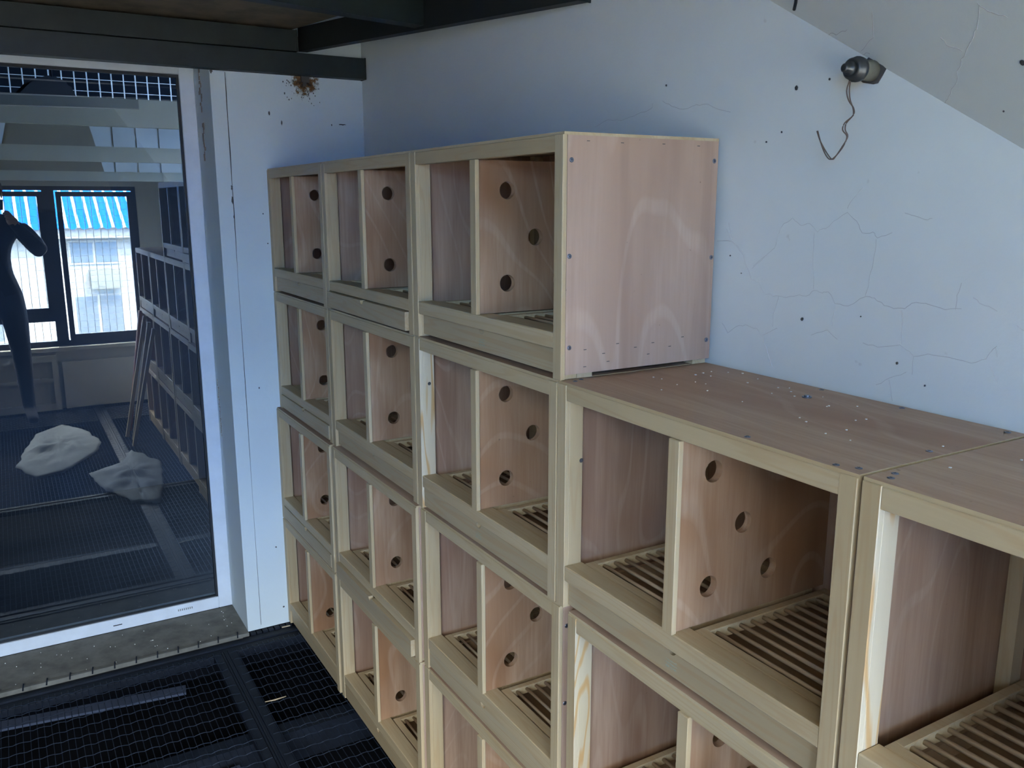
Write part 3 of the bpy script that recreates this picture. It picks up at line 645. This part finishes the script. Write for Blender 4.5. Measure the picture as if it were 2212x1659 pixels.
stick('pine_batten', 'pale pine batten leaning on the low boxes, mirrored in the door glass, nearest the door', (2.36, -0.19, 0.002), (2.30, -0.02, 0.76), 0.03, 0.02, M_pineV, 'battens leaning on the low stacks')
stick('reddish_plank', 'reddish wooden plank leaning on the low boxes, mirrored in the door glass', (2.80, -0.16, 0.002), (2.82, -0.025, 0.82), 0.05, 0.018, M_red)
def cloth(name, label, poly, seed, hmax):
    def f(bm):
        cx = sum(p[0] for p in poly)/len(poly); cy = sum(p[1] for p in poly)/len(poly)
        n, m = 72, 12; P = poly + [poly[0]]; ring = []
        seg = [(Vector(P[i]), Vector(P[i+1])) for i in range(len(poly))]
        for k in range(n):
            s = k/n*len(seg); i = int(s); u = s-i; ring.append(seg[i][0].lerp(seg[i][1], u))
        ctr = Vector((cx, cy)); rows = []
        for j in range(1, m+1):
            row = []
            for k in range(n):
                p = ctr.lerp(ring[k], j/m); h = hmax*(0.35+0.65*abs(noise.noise(Vector((p.x*7+seed, p.y*7, 0))))*2)*(1-(j/m)**3) + 0.012*abs(noise.noise(Vector((p.x*22, p.y*22, seed))))*(1-(j/m)**4)
                wob = 0.02*noise.noise(Vector((k*0.4, seed, 1)))*(j/m)
                row.append(bm.verts.new((p.x+wob, p.y+wob, 0.003+h)))
            rows.append(row)
        c0 = bm.verts.new((cx, cy, hmax))
        for k in range(n): bm.faces.new((c0, rows[0][k], rows[0][(k+1) % n])).smooth = True
        for A, B in zip(rows, rows[1:]):
            for k in range(n): bm.faces.new((A[k], B[k], B[(k+1) % n], A[(k+1) % n])).smooth = True
    o = part(name, f, M_cloth); md = o.modifiers.new('s', 'SOLIDIFY'); md.thickness = 0.003; md.offset = 1; tag(o, label, 'cloth', 'white cloths on the floor grating')
cloth('crumpled_cloth', 'larger smooth white cloth crumpled on the floor, mirrored at the left of the glass', [(3.2, -0.55), (2.9, -0.42), (2.55, -0.37), (2.3, -0.42), (1.95, -0.62), (1.9, -0.76), (2.2, -0.86), (2.6, -0.80), (3.0, -0.72)], 3.3, 0.05)
cloth('crumpled_cloth', 'wrinkled white cloth on the floor nearer the boxes, mirrored in the glass', [(2.25, -0.22), (2.0, -0.30), (1.85, -0.50), (1.55, -0.46), (1.20, -0.34), (1.12, -0.22), (1.5, -0.14), (1.9, -0.10)], 8.1, 0.045)

# the photographer, standing just behind the camera
def person():
    r = empty('person', (3.42, -0.87, 0.0)); tag(r, 'person in dark jacket and trousers holding up a phone, mirrored in the glass door', 'person')
    J = {'pelvis':(0,0,.92,.165),'belly':(0,0,1.06,.160),'chest':(-.01,0,1.24,.165),'upper':(-.01,0,1.37,.12),'neck':(-.03,-.01,1.46,.058),'chin':(-.05,-.015,1.52,.068),'head':(-.055,-.02,1.60,.090),'crown':(-.045,-.02,1.68,.070),
         'shR':(0,.19,1.38,.075),'elR':(-.15,.315,1.20,.058),'wrR':(-.335,.150,1.42,.032),'paR':(-.355,.140,1.46,.028),
         'shL':(0,-.19,1.38,.075),'elL':(-.20,-.34,1.19,.058),'wrL':(-.385,-.075,1.41,.032),'paL':(-.395,-.058,1.45,.028),
         'hipR':(0,.10,.86,.10),'knR':(-.02,.12,.49,.065),'anR':(.02,.13,.09,.042),'toR':(-.16,.15,.035,.034),
         'hipL':(0,-.10,.86,.10),'knL':(-.02,-.12,.49,.065),'anL':(.02,-.13,.09,.042),'toL':(-.16,-.13,.035,.034)}
    E = [('pelvis','belly'),('belly','chest'),('chest','upper'),('upper','neck'),('neck','chin'),('chin','head'),('head','crown'),('upper','shR'),('shR','elR'),('elR','wrR'),('wrR','paR'),
         ('upper','shL'),('shL','elL'),('elL','wrL'),('wrL','paL'),('pelvis','hipR'),('hipR','knR'),('knR','anR'),('anR','toR'),('pelvis','hipL'),('hipL','knL'),('knL','anL'),('anL','toL')]
    # fingers close on the phone's edges
    for s, pa in (('R', 'paR'), ('L', 'paL')):
        px, py, pz, _ = J[pa]; q = -1 if s == 'R' else 1
        for i, ln in enumerate((0.030, 0.034, 0.032, 0.026)):
            z = pz + 0.022 - i*0.016
            J['f%s%da' % (s, i)] = (px-0.018, py+q*0.004, z, .0085); J['f%s%db' % (s, i)] = (px-0.030, py+q*(0.004+ln*0.4), z+0.002, .008); J['f%s%dc' % (s, i)] = (px-0.024, py+q*(0.004+ln*0.8), z, .007)
            E += [(pa, 'f%s%da' % (s, i)), ('f%s%da' % (s, i), 'f%s%db' % (s, i)), ('f%s%db' % (s, i), 'f%s%dc' % (s, i))]
        J['t%sa' % s] = (px+0.012, py+q*0.012, pz+0.002, .010); J['t%sb' % s] = (px+0.006, py+q*0.036, pz+0.016, .009)
        E += [(pa, 't%sa' % s), ('t%sa' % s, 't%sb' % s)]
    ks = list(J); me = D.meshes.new('body'); me.from_pydata([J[k][:3] for k in ks], [(ks.index(p), ks.index(q)) for p, q in E], [])
    o = obj('body', me, r); sk = o.modifiers.new('skin', 'SKIN'); sk.use_smooth_shade = True
    for v, k in zip(me.skin_vertices[0].data, ks): v.radius = (J[k][3], J[k][3]*(0.8 if k in ('belly','chest','pelvis') else 1)); v.use_root = (k == 'pelvis')
    ss = o.modifiers.new('sub', 'SUBSURF'); ss.levels = 2; ss.render_levels = 2
    dg = bpy.context.evaluated_depsgraph_get(); me2 = D.meshes.new_from_object(o.evaluated_get(dg)); o.modifiers.clear(); o.data = me2
    me2.materials.clear()
    for m in (M_black, M_trous, M_skin): me2.materials.append(m)
    for p in me2.polygons:
        cc = p.center
        p.use_smooth = True
        hand = (cc.x < -0.33 and cc.z > 1.40)
        p.material_index = 2 if (cc.z > 1.465 and cc.x > -0.2) or hand else (1 if cc.z < 0.93 else 0)
    def hair(bm):
        bmesh.ops.create_icosphere(bm, subdivisions=3, radius=0.102, matrix=Matrix.Translation((-0.035, 0.02, 1.635)))
        bmesh.ops.delete(bm, geom=[v for v in bm.verts if v.co.z < 1.60 + 0.6*max(0, -(v.co.x+0.05))*1.2 or v.co.x < -0.115 and v.co.z < 1.67], context='VERTS')
    part('hair', hair, M_black, r)
    def face(bm):
        for s in (-1, 1):
            bmesh.ops.create_icosphere(bm, subdivisions=2, radius=0.012, matrix=Matrix.Translation((-0.132, 0.02+s*0.031, 1.605)))
    part('eyes', face, M_white, r)
    part('nose', lambda bm: bmesh.ops.create_cone(bm, segments=10, radius1=0.016, radius2=0.006, depth=0.045, matrix=Matrix.Translation((-0.143, 0.02, 1.578)), cap_ends=True), M_skin, r)
    part('ears', lambda bm: [bmesh.ops.create_icosphere(bm, subdivisions=2, radius=0.022, matrix=Matrix.Translation((-0.05, 0.02+s*0.09, 1.595)) @ Matrix.Diagonal((0.7, 0.35, 1.2, 1))) for s in (-1, 1)], M_skin, r)
    part('lips', lambda bm: bmesh.ops.create_icosphere(bm, subdivisions=2, radius=0.02, matrix=Matrix.Translation((-0.122, 0.02, 1.545)) @ Matrix.Diagonal((0.4, 1.1, 0.35, 1))), M_skin, r)
person()
ph = empty('phone', (0, 0, 0)); tag(ph, 'dark phone held up in both hands, mirrored in the glass door', 'phone')
ph.matrix_world = Matrix.Translation(Vector((3.0033, -0.8026, 1.5351)) - fwd*0.026 - up*0.014 - right*0.0) @ m3.to_4x4()
part('phone_body', lambda bm: bx(bm, -0.068, 0.068, -0.034, 0.034, -0.004, 0.004, bev=0.002), M_gasket, ph)
part('screen', lambda bm: bx(bm, -0.060, 0.060, -0.030, 0.030, 0.004, 0.0045), M_darkg, ph)
part('lens', lambda bm: tube(bm, [(0, 0.014, -0.004), (0, 0.014, -0.0055)], 0.005, 12), M_darkg, ph)

# ------------------------------------------------------------------ enclosure added beyond the glass, closed to keep the sun out
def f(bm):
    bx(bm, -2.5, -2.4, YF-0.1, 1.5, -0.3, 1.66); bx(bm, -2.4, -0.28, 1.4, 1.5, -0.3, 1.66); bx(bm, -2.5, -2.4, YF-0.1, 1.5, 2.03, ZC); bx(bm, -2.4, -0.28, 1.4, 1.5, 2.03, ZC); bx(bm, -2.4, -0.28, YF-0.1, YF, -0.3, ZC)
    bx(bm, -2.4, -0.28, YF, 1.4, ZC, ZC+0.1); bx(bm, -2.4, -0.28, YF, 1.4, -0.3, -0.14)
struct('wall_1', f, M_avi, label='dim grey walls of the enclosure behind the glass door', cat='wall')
def f(bm):
    bx(bm, -2.5, -2.4, YF-0.1, 1.5, 1.66, 2.03); bx(bm, -2.4, -0.28, 1.4, 1.5, 1.66, 2.03)
    k = 0
    while -2.6 + k*0.12 < 1.35:
        y = -2.6 + k*0.12; bx(bm, -2.4, -2.385, y, y+0.05, 1.66, 2.03); k += 1
struct('wall_2', f, M_avu, label='ribbed upper cladding of the enclosure behind the glass, coloured as lit blue grey', cat='wall')
for i, (x, z, ht) in enumerate(((-0.60, 1.862, 0.10), (-0.66, 1.715, 0.055), (-0.72, 1.636, 0.035))):  # bars added behind the glass to stand in for mirrored ceiling beams
    o = part('ceiling_batten', lambda bm: beam(bm, (0, -1.9, 0), (0, 1.9, 0), 0.03, ht), M_avl, loc=(x, -0.5, z)); tag(o, ('topmost, widest', 'middle', 'lowest, narrowest')[i] + ' pale bar added behind the upper door glass for a mirrored band', 'batten', 'bars added behind the door glass')
ms = empty('wire_mesh_panel', (-1.5, -0.35, 1.97)); tag(ms, 'bright welded wire mesh panel behind the top of the door glass', 'mesh panel')
for k in range(31): part('wire', lambda bm: tube(bm, [(0, -0.75+k*0.051, 0), (0, -0.75+k*0.051, 0.26)], 0.0030, 5), M_wire, ms)
for k in range(5): part('cross_wire', lambda bm: tube(bm, [(0.004, -0.76, 0.01+k*0.052), (0.004, 0.80, 0.01+k*0.052)], 0.0014, 5), M_wire, ms)
def f(bm):
    prof = [(-0.19, 1.50), (-0.24, 1.60), (-0.155, 1.93), (-0.085, 2.005), (0.0, 2.03), (0.06, 2.0), (0.10, 1.90), (0.155, 1.66), (0.20, 1.50)]
    P = [(-0.557+y, z) for y, z in prof]; prism(bm, P, 0.03, 0, -0.03)
    bmesh.ops.bevel(bm, geom=bm.edges[:], offset=0.012, segments=2, affect='EDGES')
jk = part('hanging_jacket', f, M_black, loc=(-1.0, 0, 0)); tag(jk, 'dark hooded coat hanging behind the upper door glass', 'coat')
part('hook', lambda bm: tube(bm, [(0, -0.557, 2.02), (0, -0.557, 2.3), (0, -0.557, ZC)], 0.004, 6), M_gframe, jk)

# ------------------------------------------------------------------ outside the window
gr_ = part('ground', lambda bm: bx(bm, -60, 60, -60, 40, -8.1, -8.0), M_grnd); gr_['kind'] = 'structure'; tag(gr_, 'ground far below the window', 'ground')
bd = empty('building', (20, 0, -8)); tag(bd, 'pale building with blue ribbed roof, mirrored in the glass door', 'building')  # length and unseen roof height are stretched to block low sky
part('wall', lambda bm: bx(bm, 0, 4.8, -44, 16, 0, 8.9), M_facade, bd)
part('fascia', lambda bm: bx(bm, -0.35, 0.0, -44, 16, 8.72, 8.95), M_facade, bd)
for k in range(9):
    y = -12.4 + k*2.6
    for z0, z1 in ((8.08, 8.66), (6.3, 7.35)):
        wd_ = part('window', lambda bm: bx(bm, -0.04, 0.02, y, y+1.15, z0, z1), M_facade, bd)
        for q in range(2): part('pane', lambda bm: bx(bm, -0.05, -0.035, y+0.05+q*0.55, y+0.53+q*0.55, z0+0.05, z1-0.05), M_darkg, wd_)
part('air_conditioner', lambda bm: (bx(bm, -0.35, 0, 1.0, 1.7, 7.5, 7.95), tube(bm, [(-0.36, 1.25, 7.72), (-0.35, 1.25, 7.72)], 0.17, 16, 0)), M_avl, bd)
def f(bm):
    n = 240; prev = None; pit = 0.25
    for i in range(n*4+1):
        y = -44 + i*pit/4; h = (0, 0.05, 0.05, 0)[i % 4]
        A = bm.verts.new((-0.5, y, 8.93+h)); B = bm.verts.new((5.2, y, 12.2+h))
        if prev: bm.faces.new((prev[0], A, B, prev[1])).material_index = 1 if i % 4 == 2 else 0
        prev = (A, B)
part('roof', f, [M_roof, M_roof2], bd)
bpy.context.view_layer.update()
